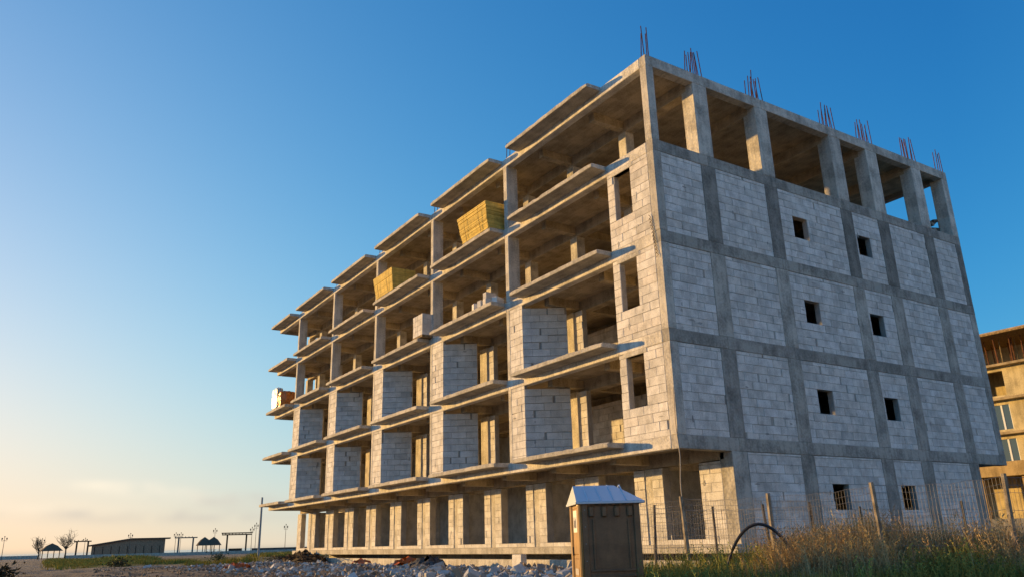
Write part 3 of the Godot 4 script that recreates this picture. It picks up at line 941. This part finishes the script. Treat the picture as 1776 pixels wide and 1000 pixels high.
	for k in 2:
		var dy := Vector3(0, -0.035 * k, 0)
		var sg := 1.0 if k == 0 else -1.0
		ro.quad(A[1] + dy, A[2] + dy, r1 + dy, r0 + dy, Vector3(1, 2, 0) * sg, rc)
		ro.quad(A[0] + dy, A[3] + dy, r1 + dy, r0 + dy, Vector3(-1, 2, 0) * sg, rc)
		ro.tri(A[2] + dy, A[3] + dy, r1 + dy, Vector3(0, 2, -1) * sg, rc)
		ro.tri(A[0] + dy, A[1] + dy, r0 + dy, Vector3(0, 0, 1) * sg, rc)
	for i in 4:
		var j := (i + 1) % 4
		ro.box(Vector3(min(A[i].x, A[j].x) - 0.012, ez - 0.045, min(A[i].z, A[j].z) - 0.012), Vector3(max(A[i].x, A[j].x) + 0.012, ez - 0.003 * (i % 2), max(A[i].z, A[j].z) + 0.012), 0.006, rc)
	var roof := put("roof", ro.mesh(), M.roof, t)
	for i in 4:
		var zz := 0.42 - 0.24 * i
		for s in [-1.0, 1.0]:
			var rb := MB.new()
			rb.tube([Vector3(s * (W + 0.07), ez + 0.012, zz), Vector3(s * 0.03, rz + 0.002, zz)], 0.012, 0.012, 5, rc)
			put("roof_rib", rb.mesh(), M.roof, roof)

# ---------------------------------------------------------------- fences
func fence(called: String, label: String, posts: Array, pr: float, pc: Color, mesh_bottom: float, cell: float) -> void:
	var t := thing(called, label, "fence", posts[0])
	var o: Vector3 = posts[0]
	for i in posts.size():
		var p: Vector3 = posts[i]
		var g := height(p.x, p.z) - 0.1
		var m := MB.new()
		m.tube([Vector3(p.x, g, p.z) - o, Vector3(p.x + rng.randf_range(-0.08, 0.08), p.y, p.z + rng.randf_range(-0.08, 0.08)) - o], pr, pr * 0.9, 6, pc)
		put("post", m.mesh(), M.wood, t)
	for i in posts.size() - 1:
		var a: Vector3 = posts[i]
		var b: Vector3 = posts[i + 1]
		var ga := height(a.x, a.z) + mesh_bottom
		var gb := height(b.x, b.z) + mesh_bottom
		var ln := Vector2(a.x - b.x, a.z - b.z).length()
		var m := MB.new()
		var nv := int(ln / cell)
		for k in nv:
			var f := float(k) / nv
			var sag := 0.05 * sin(f * PI) + 0.015 * sin(f * 23.0)
			var p := a.lerp(b, f) - o
			p.y = 0
			m.tube([p + Vector3(0, lerp(ga, gb, f) - o.y, 0), p + Vector3(0, lerp(a.y, b.y, f) - 0.06 - sag - o.y, 0)], 0.0028, 0.0028, 3, Color(0.26, 0.25, 0.235))
		for hgt in [0.0, 0.07, 0.14, 0.3, 0.45, 0.6, 0.8, 1.0]:
			var pts := []
			for k in 9:
				var f := k / 8.0
				var top: float = lerp(a.y, b.y, f) - 0.06 - 0.05 * sin(f * PI) - 0.015 * sin(f * 23.0)
				var bot: float = lerp(ga, gb, f)
				var p := a.lerp(b, f) - o
				p.y = lerp(top, bot, hgt) - o.y
				pts.append(p)
			m.tube(pts, 0.004, 0.004, 3, Color(0.3, 0.29, 0.27))
		put("wire_mesh", m.mesh(), M.metal, t)

func fences() -> void:
	fence("wire_fence", "sagging wire mesh fence on pale wooden posts in the dry grass", [polar(40.6, 20.0, 2.0), polar(44.63, 19.0, 2.04), polar(50.17, 18.0, 1.99), polar(56.78, 17.0, 2.06), polar(63.77, 16.5, 2.07), polar(71.0, 16.5, 2.07)], 0.055, Color(0.42, 0.36, 0.27), 0.1, 0.06)
	fence("thin_fence", "lower wire fence on thin dark stakes close to the shaded wall", [polar(42.31, 20.5, 1.93), polar(46.49, 21.5, 1.88), polar(50.02, 20.0, 1.84), polar(52.82, 19.5, 1.83), polar(55.67, 21.0, 1.74), polar(61.5, 22.0, 1.8)], 0.035, Color(0.13, 0.12, 0.11), 0.1, 0.1)
	# a bent black hose standing out of the weeds
	var m := MB.new()
	var c := polar(49.3, 17.6, 0.25)
	var dirv := (polar(51.5, 17.6) - polar(47.3, 17.6)).normalized()
	var pts := []
	for i in 21:
		var a := PI * i / 20.0
		pts.append(-dirv * cos(a) * 0.75 + Vector3(0, sin(a) * 1.12, 0) + Vector3(0.1 * sin(a * 2.0), 0, 0))
	m.tube(pts, 0.032, 0.032, 8, Color(0.025, 0.025, 0.028))
	tag(put("black_hose", m.mesh(), M.plastic, self, c), "thick black hose bent into an arch among the weeds by the fence", "hose")

# ---------------------------------------------------------------- rubble
func chunk_mesh(seed: int) -> ArrayMesh:
	var q := RandomNumberGenerator.new()
	q.seed = seed
	var m := MB.new()
	m.box(Vector3(-0.5, -0.3, -0.35), Vector3(0.5, 0.3, 0.35), 0.06, Color(1, 1, 1))
	for i in m.v.size():
		var p := m.v[i]
		var k := Vector3(sin(p.x * 5.1 + seed) + cos(p.z * 7.3), sin(p.y * 6.7 + seed * 2.0) + cos(p.x * 4.1), cos(p.z * 5.9 + seed * 3.0) + sin(p.y * 8.3)) * 0.09
		m.v[i] = p + k
	for i in range(0, m.ix.size(), 3):
		var a := m.v[m.ix[i]]
		var nn := (m.v[m.ix[i + 2]] - a).cross(m.v[m.ix[i + 1]] - a).normalized()
		for j in 3:
			m.n[m.ix[i + j]] = nn
	return m.mesh()

func heap(parent: Node, called: String, at: Vector3, rx: float, rz: float, h: float, col: Color) -> void:
	var m := MB.new()
	var P := []
	var R := 14
	var S := 40
	for i in R + 1:
		for k in S:
			var f := float(i) / R
			var a := TAU * k / S
			var p := Vector3(cos(a) * rx * f, 0, sin(a) * rz * f)
			var nz := hn2.get_noise_2d(p.x * 3.0 + at.z, p.z * 3.0)
			p.y = h * (1.0 - f * f) * (1.0 + 0.5 * nz) + 0.05 * nz
			p += Vector3(nz, 0, hn2.get_noise_2d(p.z * 4.0, p.x * 4.0)) * 0.12
			P.append(at + p)
	for i in R:
		for k in S:
			var a: Vector3 = P[i * S + k]
			var b: Vector3 = P[i * S + (k + 1) % S]
			var c: Vector3 = P[(i + 1) * S + (k + 1) % S]
			var d: Vector3 = P[(i + 1) * S + k]
			var nn := (c - a).cross(d - b)
			if nn.length() < 1e-6: continue
			if nn.y < 0: nn = -nn
			m.quad(a, b, c, d, nn, col * rng.randf_range(0.7, 1.3))
	put(called, m.mesh(), M.soil, parent)

func scatter(called: String, me: Mesh, mt: Material, xf: Array, cols: Array, label: String, category: String) -> void:
	var mm := MultiMesh.new()
	mm.transform_format = MultiMesh.TRANSFORM_3D
	mm.use_colors = true
	mm.mesh = me
	mm.instance_count = xf.size()
	for i in xf.size():
		mm.set_instance_transform(i, xf[i])
		mm.set_instance_color(i, cols[i])
	var o := MultiMeshInstance3D.new()
	o.name = numbered(called, self)
	o.multimesh = mm
	o.material_override = mt
	add_child(o, true)
	tag(o, label, category, "", "stuff")

func rubble() -> void:
	var labels := ["broken pale block rubble strewn along the foot of the long front", "grey stony debris mixed into the rubble heap", "brown clods and stones over the bare ground"]
	for kind in 3:
		var xf := []
		var cols := []
		var n: int = [5200, 3800, 5200][kind]
		var tries := 0
		while xf.size() < n and tries < 200000:
			tries += 1
			var az := rng.randf_range(6.0, 41.0)
			var rad := rng.randf_range(16.5, 58.0)
			var p := polar(az, rad)
			if p.x > 1.55 and p.z < 0.3:
				continue
			var dens: float = exp(-pow((p.x + 1.8) / 2.8, 2.0)) if kind < 2 else 0.35
			if kind < 2 and (p.z > 0.5 or p.z < -36.0): dens *= 0.1
			if hn1.get_noise_2d(p.x * 1.5 + 9.0, p.z * 1.5) < -0.1: dens *= 0.4
			if rng.randf() > dens:
				continue
			var s := 0.04 + 0.24 * pow(rng.randf(), 3.6) if kind < 2 else rng.randf_range(0.03, 0.12)
			if kind == 0 and rng.randf() < 0.12: s *= 1.7
			p.y = height(p.x, p.z) + s * rng.randf_range(-0.1, 0.12)
			xf.append(Transform3D(Basis.from_euler(Vector3(rng.randf() * TAU, rng.randf() * TAU, rng.randf() * TAU)).scaled_local(Vector3(s, s * rng.randf_range(0.35, 1.0), s * rng.randf_range(0.5, 1.0))), p))
			var g := rng.randf_range(0.75, 1.1)
			var base: Color = [Color(0.66, 0.645, 0.62), Color(0.36, 0.34, 0.32), Color(0.27, 0.2, 0.14)][kind]
			if kind == 0 and rng.randf() < 0.22: base = Color(0.46, 0.34, 0.235)
			cols.append(base * g)
		scatter(["block_rubble", "stone_debris", "soil_clods"][kind], chunk_mesh(3 + kind * 5), M.block if kind < 2 else M.matte, xf, cols, labels[kind], "rubble")
	# torn orange sheeting caught in the rubble
	var spots := [[Vector3(0.1, 0.0, -16.5), 1.1, "large crumpled orange plastic sheet on the rubble by the gravel heap"], [Vector3(-2.1, 0.0, -16.2), 0.6, "small orange plastic scrap in the middle of the rubble"], [Vector3(-4.4, 0.0, -26.4), 1.0, "crumpled orange plastic bag at the outer end of the rubble"]]
	for s in spots:
		var m := MB.new()
		var P := []
		var NN := 9
		for i in NN:
			for j in NN:
				var a: Vector3 = Vector3(i / 8.0 - 0.5, 0, j / 8.0 - 0.5) * s[1]
				a.y = 0.2 + 0.3 * abs(hn2.get_noise_2d(a.x * 6.0 + s[0].z, a.z * 6.0)) - (a.x * a.x + a.z * a.z) * 0.5
				P.append(a)
		for i in NN - 1:
			for j in NN - 1:
				var k := i * NN + j
				var nn: Vector3 = (P[k + NN] - P[k]).cross(P[k + 1] - P[k])
				if nn.y < 0: nn = -nn
				m.quad(P[k], P[k + 1], P[k + NN + 1], P[k + NN], nn, Color(0.62, 0.14, 0.02))
		var at: Vector3 = s[0]
		at.y = height(at.x, at.z) + 0.03
		tag(put("orange_sheet", m.mesh(), M.plastic, self, at, 0.7), s[2], "plastic sheet", "orange plastic scraps in the rubble")
	# one whole block left standing by the wall
	var wb := MB.new()
	wb.box(Vector3(-0.12, 0, -0.3), Vector3(0.12, 0.5, 0.3), 0.015, block_tone(2))
	tag(put("whole_block", wb.mesh(), M.block, self, Vector3(1.15, height(1.15, -9.6) - 0.02, -9.6)), "whole pale block standing against the foundation wall", "block")
	# dark pile of brushwood at the far end of the plinth
	var br := thing("brush_pile", "dark pile of brushwood and earth at the far end of the plinth", "brush pile", Vector3(1.0, 0.0, -34.5))
	heap(br, "earth_mound", Vector3(0.2, -0.05, 1.0), 1.3, 5.2, 0.8, Color(0.1, 0.075, 0.055))
	var gh := thing("gravel_heap", "low dark grey heap of gravel against the plinth behind the rubble", "gravel heap", Vector3(0.2, 0.15, -15.0))
	heap(gh, "gravel", Vector3.ZERO, 0.9, 1.5, 0.42, Color(0.12, 0.12, 0.125))
	for i in 160:
		var m := MB.new()
		var a := Vector3(rng.randf_range(-1.0, 0.5), 0.15 + rng.randf_range(0.0, 0.5), rng.randf_range(-2.8, 5.0))
		var dd := Vector3(rng.randf_range(-0.4, 0.4), rng.randf_range(-0.15, 0.2), rng.randf_range(-0.5, 0.5))
		m.tube([a - dd, a + Vector3(0, 0.05, 0), a + dd], 0.022, 0.01, 4, Color(0.05, 0.032, 0.022) * rng.randf_range(0.7, 1.6))
		put("twig", m.mesh(), M.matte, br)

# ---------------------------------------------------------------- plants
func tuft(seed: int, n: int, h: float, w: float, spread: float, seedhead: bool) -> ArrayMesh:
	var q := RandomNumberGenerator.new()
	q.seed = seed
	var m := MB.new()
	for i in n:
		var a := q.randf() * TAU
		var base := Vector3(cos(a), 0, sin(a)) * q.randf() * spread * 0.5
		var lean := Vector3(cos(a), 0, sin(a)) * q.randf_range(0.05, 0.4) * h
		var hh := h * q.randf_range(0.55, 1.0)
		var side := Vector3(-sin(a + q.randf()), 0, cos(a)) * w
		var p0 := base
		var p1 := base + lean * 0.35 + Vector3(0, hh * 0.6, 0)
		var p2 := base + lean + Vector3(0, hh, 0)
		var k := q.randf_range(0.75, 1.2)
		var col := Color(k, k, k)
		var nn := Vector3(cos(a), 0.3, sin(a))
		m.quad(p0 - side, p0 + side, p1 + side * 0.8, p1 - side * 0.8, nn, col)
		m.tri(p1 - side * 0.8, p1 + side * 0.8, p2, nn, col)
		if seedhead:
			for e in 5:
				var b := p1.lerp(p2, 0.3 + 0.16 * e)
				var o := Vector3(q.randf_range(-1, 1), q.randf_range(0.1, 1.0), q.randf_range(-1, 1)) * 0.07 * h
				m.tri(b, b + o, b + o * 0.5 + side * 2.2, nn, col * 0.9)
	return m.mesh()

func plants() -> void:
	var dn := noise(61, 0.25, 2)
	var dv := noise(62, 0.05, 3)
	# tall dry weeds along the fence, green grass under them
	var sets := [
		["dry_grass", 2500, 15.2, 20.0, 41.0, 70.0, Color(0.46, 0.355, 0.175), "tall dry tawny grass and weeds along the fence", 1.08, true, 0.007],
		["green_grass", 3000, 14.2, 18.0, 40.5, 70.0, Color(0.35, 0.33, 0.08), "low green grass in front of the fence", 0.62, false, 0.009],
		["leafy_weeds", 900, 14.6, 19.0, 41.5, 70.0, Color(0.26, 0.28, 0.07), "leafy green weeds standing among the dry grass", 0.8, true, 0.014],
		["verge_grass", 3200, 60.0, 130.0, 3.5, 21.0, Color(0.30, 0.28, 0.06), "green grass verge beyond the rubble", 0.45, false, 0.03],
	]
	for s in sets:
		for variant in 2:
			var xf := []
			var cols := []
			var n: int = s[1] / 2
			var tries := 0
			while xf.size() < n and tries < 30000:
				tries += 1
				var az := rng.randf_range(s[4], s[5])
				var rad := rng.randf_range(s[2], s[3])
				var p := polar(az, rad)
				if p.z < 0.35 and p.x > 1.0 and p.x < 18.0:
					continue
				var k := dn.get_noise_2d(p.x, p.z)
				var sc := 1.0
				if s[0] == "dry_grass":
					var dens: float = smoothstep(44.0, 53.0, az) * 0.9 + 0.12
					if rng.randf() > dens * clamp(0.7 + k * 1.6, 0.1, 1.0): continue
					sc = lerp(0.45, 1.0, smoothstep(43.0, 54.0, az)) * rng.randf_range(0.6, 1.15) * (0.9 + 0.5 * k)
				elif s[0] == "leafy_weeds":
					if rng.randf() > clamp(0.25 - k * 1.6, 0.02, 1.0): continue
					sc = rng.randf_range(0.45, 1.1)
				elif s[0] == "green_grass":
					if rng.randf() > clamp(0.6 + k * 1.5, 0.1, 1.0): continue
					sc = rng.randf_range(0.5, 1.2)
				else:
					var kv := dv.get_noise_2d(p.x, p.z)
					if rng.randf() > clamp(0.3 + kv * 3.5 + k * 0.6, 0.01, 1.0): continue
					sc = rng.randf_range(0.3, 0.9) + max(0.0, kv) * 1.6
				p.y = height(p.x, p.z) - 0.02
				xf.append(Transform3D(Basis(Vector3.UP, rng.randf() * TAU).scaled(Vector3(sc, sc * rng.randf_range(0.8, 1.2), sc)), p))
				var c: Color = s[6]
				var g := rng.randf_range(0.7, 1.3)
				cols.append(Color(c.r * g * rng.randf_range(0.85, 1.2), c.g * g, c.b * g))
			scatter(s[0], tuft(71 + variant * 9 + s[1], 16 if s[9] else 22, s[8], s[10], 0.35 if s[3] < 50 else 1.6, s[9]), M.leaf, xf, cols, s[7] + ("" if variant == 0 else ", finer clumps"), "grass")
	# shrubs
	bush("dark_bush", polar(1.2, 44.0), 0.8, 0.6, "dark shrub beside the gravel track", Color(0.07, 0.06, 0.03), 260)
	bush("green_bush", polar(13.2, 88.0), 1.1, 0.95, "round green shrub on the grass verge below the pergola", Color(0.045, 0.075, 0.02), 260)
	bush("low_bush", polar(7.4, 62.0), 1.0, 0.7, "small dusky shrub with a bare stem at the edge of the verge", Color(0.07, 0.07, 0.03), 200)

func bush(called: String, at: Vector3, r: float, h: float, label: String, col: Color, n: int) -> void:
	at.y = height(at.x, at.z) - 0.05
	var t := thing(called, label, "shrub", at)
	var m := MB.new()
	for i in n:
		var p := Vector3(rng.randfn(0, 0.4) * r, abs(rng.randfn(0.35, 0.3)) * h, rng.randfn(0, 0.4) * r)
		var a := Vector3(rng.randfn(), rng.randfn(), rng.randfn()).normalized() * 0.14
		var b := Vector3(rng.randfn(), rng.randfn(), rng.randfn()).normalized() * 0.1
		m.tri(p - a, p + a, p + b, a.cross(b).normalized(), col * rng.randf_range(0.6, 1.4))
	put("foliage", m.mesh(), M.leaf, t)
	var s := MB.new()
	for i in 6:
		var e := Vector3(rng.randfn(0, 0.35) * r, h * rng.randf_range(0.6, 1.0), rng.randfn(0, 0.35) * r)
		s.tube([Vector3.ZERO, e * 0.5 + Vector3(0.05, 0.1, 0), e], 0.025, 0.008, 4, Color(0.1, 0.075, 0.05))
	put("stem", s.mesh(), M.matte, t)

# ---------------------------------------------------------------- the seafront far off
func lamp(az: float, d: float, full: float, label: String) -> void:
	var h := full * 0.88
	var at := polar(az, d)
	at.y = height(at.x, at.z)
	var t := thing("street_lamp", label, "street lamp", at, 0.0, "lamps along the seafront promenade")
	var c := Color(0.1, 0.09, 0.08)
	var m := MB.new()
	m.tube([Vector3.ZERO, Vector3(0, h * 0.3, 0), Vector3(0, h, 0)], 0.08, 0.045, 6, c)
	put("pole", m.mesh(), M.matte, t)
	for s in [-1.0, 1.0]:
		var a := MB.new()
		a.tube([Vector3(0, h * 0.86, 0), Vector3(s * 0.45, h * 0.84, 0), Vector3(s * 0.5, h * 0.92, 0)], 0.04, 0.04, 4, c)
		put("arm", a.mesh(), M.matte, t)
		bx("lantern", Vector3(s * 0.42 - 0.12, h * 0.9, -0.12), Vector3(s * 0.42 + 0.12, h * 0.98, 0.12), Color(0.12, 0.11, 0.1), M.matte, t, 0.04)
	bx("finial", Vector3(-0.09, h, -0.09), Vector3(0.09, h * 1.05, 0.09), c, M.matte, t, 0.03)

func pergola(az0: float, az1: float, d: float, h: float, col: Color, thatch: bool, label: String, called: String) -> void:
	var a := polar(az0, d)
	var b := polar(az1, d)
	var base := (a + b) * 0.5
	base.y = height(base.x, base.z)
	var w := a.distance_to(b)
	var t := thing(called, label, "pergola", base, atan2(-(b.z - a.z), b.x - a.x))
	for i in 2:
		for s in [-0.32, 0.32]:
			bx("post", Vector3(s * w - 0.18, 0, i * 3.0 - 0.18), Vector3(s * w + 0.18, h, i * 3.0 + 0.18), col, M.wood, t, 0.02)
	for i in 4:
		bx("roof_beam", Vector3(-w * 0.5, h, i * 1.1 - 0.2), Vector3(w * 0.5, h + 0.22, i * 1.1), col, M.wood, t, 0.02)
	for i in int(w / 0.8):
		bx("rafter", Vector3(-w * 0.5 + i * 0.8, h + 0.225, -0.5), Vector3(-w * 0.5 + i * 0.8 + 0.14, h + 0.4, 3.9), col, M.wood, t, 0.01)
	if thatch:
		bx("roof_cover", Vector3(-w * 0.52, h + 0.41, -0.7), Vector3(w * 0.52, h + 0.6, 4.1), col, M.wood, t, 0.06)
		bx("bar_counter", Vector3(-w * 0.25, 0, 1.0), Vector3(w * 0.2, 1.2, 2.0), Color(0.1, 0.07, 0.05), M.wood, t, 0.03)

func hut(az: float, d: float, r: float, h: float, label: String) -> void:
	var at := polar(az, d)
	at.y = height(at.x, at.z)
	var t := thing("thatched_hut", label, "hut", at, 0.0, "thatched beach huts on the seafront")
	var m := MB.new()
	for i in 12:
		var a := TAU * i / 12.0
		var b := TAU * (i + 1) / 12.0
		var A := Vector3(cos(a) * r, h * 0.5, sin(a) * r)
		var B := Vector3(cos(b) * r, h * 0.5, sin(b) * r)
		var A1 := Vector3(cos(a) * r * 0.5, h * 0.83, sin(a) * r * 0.5)
		var B1 := Vector3(cos(b) * r * 0.5, h * 0.83, sin(b) * r * 0.5)
		var nn := A + B
		m.quad(A, B, B1, A1, nn, Color(0.17, 0.115, 0.075))
		m.tri(A1, B1, Vector3(0, h, 0), nn, Color(0.17, 0.115, 0.075))
		m.tri(A, B, Vector3(0, h * 0.5, 0), Vector3.DOWN, Color(0.17, 0.115, 0.075))
	put("thatch_roof", m.mesh(), M.matte, t)
	for i in 4:
		var a := TAU * i / 4.0 + 0.4
		var q := MB.new()
		q.tube([Vector3(cos(a) * r * 0.75, 0, sin(a) * r * 0.75), Vector3(cos(a) * r * 0.75, h * 0.5, sin(a) * r * 0.75)], 0.1, 0.1, 5, Color(0.1, 0.075, 0.05))
		put("post", q.mesh(), M.wood, t)

func bare_tree(az: float, d: float, h: float, label: String, seed: int) -> void:
	var at := polar(az, d)
	at.y = height(at.x, at.z)
	var t := thing("bare_tree", label, "tree", at, 0.0, "bare trees by the seafront")
	var q := RandomNumberGenerator.new()
	q.seed = seed
	var tr := MB.new()
	tr.tube([Vector3.ZERO, Vector3(0.1, h * 0.2, 0), Vector3(0, h * 0.42, 0.1)], 0.2, 0.12, 6, Color(0.10, 0.08, 0.055))
	put("trunk", tr.mesh(), M.matte, t)
	var cr := MB.new()
	for i in 16:
		var a := q.randf() * TAU
		var s := Vector3(0, h * q.randf_range(0.25, 0.42), 0)
		var e := Vector3(cos(a) * h * q.randf_range(0.12, 0.34), h * q.randf_range(0.6, 1.0), sin(a) * h * q.randf_range(0.12, 0.34))
		cr.tube([s, s.lerp(e, 0.5) + Vector3(cos(a), -0.5, sin(a)) * 0.15, e], 0.07, 0.025, 4, Color(0.12, 0.09, 0.06))
		for j in 9:
			var f := s.lerp(e, q.randf_range(0.35, 1.0))
			var g := f + Vector3(q.randfn() * 0.1, q.randf_range(0.05, 0.2), q.randfn() * 0.1) * h
			cr.tube([f, f.lerp(g, 0.5) + Vector3(0.06, 0, 0.05), g], 0.028, 0.014, 3, Color(0.14, 0.11, 0.075))
	put("crown", cr.mesh(), M.matte, t)

func seafront() -> void:
	var D := 228.0
	# long low beach bar with a mono-pitch roof
	var a := polar(5.75, D)
	var b := polar(9.9, D)
	var w := a.distance_to(b)
	var base := a
	base.y = height(a.x, a.z) - 0.1
	var rot := atan2(-(b.z - a.z), b.x - a.x)
	var t := thing("beach_bar", "long low brown beach bar with a sloping flat roof", "building", base, rot)
	var br := Color(0.56, 0.36, 0.235)  # brown lightened in the colour itself to stand in for distance haze
	var m := MB.new()
	var h0 := 2.7
	var h1 := 4.1
	var k := w * 0.52
	var xs := [0.0, k, w]
	var hs := [h0, h1, h1]
	for i in 2:
		m.quad(Vector3(xs[i], 0, 0), Vector3(xs[i + 1], 0, 0), Vector3(xs[i + 1], hs[i + 1], 0), Vector3(xs[i], hs[i], 0), Vector3(0, 0, 1), br)
		m.quad(Vector3(xs[i], 0, -7), Vector3(xs[i + 1], 0, -7), Vector3(xs[i + 1], hs[i + 1], -7), Vector3(xs[i], hs[i], -7), Vector3(0, 0, -1), br)
	m.quad(Vector3(0, 0, 0), Vector3(0, h0, 0), Vector3(0, h0, -7), Vector3(0, 0, -7), Vector3(-1, 0, 0), br)
	m.quad(Vector3(w, 0, 0), Vector3(w, h1, 0), Vector3(w, h1, -7), Vector3(w, 0, -7), Vector3(1, 0, 0), br)
	put("wall", m.mesh(), M.wood, t)
	var ro := MB.new()
	for i in 2:
		var over := [-0.8, 0.0, 1.2]
		var A := Vector3(xs[i] + over[i], hs[i] + 0.02 - (0.06 if i == 0 else 0.0), 0.5)
		var B := Vector3(xs[i + 1] + over[i + 1], hs[i + 1] + 0.02, 0.5)
		var dz := Vector3(0, 0, -8)
		var up := Vector3(0, 0.3, 0)
		ro.quad(A + up, B + up, B + up + dz, A + up + dz, Vector3.UP, Color(0.22, 0.14, 0.1))
		ro.quad(A, B, B + up, A + up, Vector3(0, 0, 1), Color(0.26, 0.16, 0.11))
		ro.quad(A, B, B + dz, A + dz, Vector3.DOWN, Color(0.22, 0.14, 0.1))
	put("roof", ro.mesh(), M.wood, t)
	for i in 9:
		bx("wall_batten", Vector3(0.6 + i * w / 9.0, 0.0, 0.0), Vector3(0.75 + i * w / 9.0, h0 * 0.95, 0.06), Color(0.08, 0.06, 0.045), M.wood, t, 0.0)
	# low wall along the promenade
	for seg in [[-2.0, 3.0, 240.0, 0.9, "pale low wall along the shore left of the thatched hut"], [4.4, 18.5, 214.0, 0.75, "long pale promenade kerb wall before the beach bar"], [15.2, 20.5, 236.0, 1.25, "dark breakwater wall near the building's far end"]]:
		var p := polar(seg[0], seg[2])
		var q := polar(seg[1], seg[2])
		var g := height(p.x, p.z) - 0.1
		var wl := bx("low_wall", Vector3(0, 0, -0.25), Vector3(p.distance_to(q), seg[3], 0.25), Color(0.62, 0.53, 0.44) if seg[3] < 1.0 else Color(0.16, 0.14, 0.125), M.concrete, self, 0.03)
		wl.position = Vector3(p.x, g, p.z)
		wl.rotation.y = atan2(-(q.z - p.z), q.x - p.x)
		tag(wl, seg[4], "wall")
	pergola(10.45, 11.8, 225.0, 4.0, Color(0.32, 0.29, 0.25), false, "pale open pergola on four posts on the seafront", "pale_pergola")
	pergola(13.3, 15.15, 222.0, 4.4, Color(0.10, 0.075, 0.05), true, "dark roofed pergola bar on four posts by the sea", "roofed_pergola")
	pergola(4.75, 5.7, 222.0, 3.6, Color(0.12, 0.09, 0.06), false, "dark timber pergola beside the beach bar", "timber_pergola")
	hut(3.6, 216.0, 2.4, 3.4, "thatched hut with a cone roof beside the bare trees")
	hut(12.25, 226.0, 2.1, 4.2, "first of the two dark thatched parasol huts by the pale pergola")
	hut(12.8, 226.0, 2.1, 4.2, "second of the two dark thatched parasol huts, nearer the roofed pergola")
	bare_tree(2.95, 205.0, 4.6, "small bare tree at the left of the thatched hut", 5)
	bare_tree(4.35, 205.0, 5.8, "larger bare tree between the thatched hut and the timber pergola", 8)
	var lamps := [[1.1, 200.0, 5.2, "seafront lamp at the very edge of the picture"], [3.05, 235.0, 5.2, "seafront lamp behind the small bare tree"], [5.35, 240.0, 5.2, "seafront lamp above the timber pergola"], [7.85, 222.0, 5.9, "seafront lamp in front of the beach bar"], [10.5, 240.0, 6.2, "seafront lamp at the start of the pale pergola"], [10.8, 240.0, 6.2, "seafront lamp behind the pale pergola's middle"], [12.85, 240.0, 7.2, "seafront lamp rising behind the thatched parasol huts"], [15.15, 225.0, 7.0, "seafront lamp at the end of the roofed pergola"], [15.4, 235.0, 8.4, "taller seafront lamp beside the leaning pole"], [17.3, 225.0, 7.6, "seafront lamp closest to the unfinished building"]]
	for l in lamps:
		lamp(l[0], l[1], l[2], l[3])
	# slim metal pole nearer by
	var at := polar(15.65, 112.0)
	at.y = height(at.x, at.z)
	var pl := MB.new()
	pl.tube([Vector3(0, 0, 0), Vector3(0.0, 7.5, 0)], 0.16, 0.12, 8, Color(0.35, 0.34, 0.33))
	tag(put("metal_pole", pl.mesh(), M.metal, self, at), "slim grey metal pole standing alone by the building's far end", "pole")
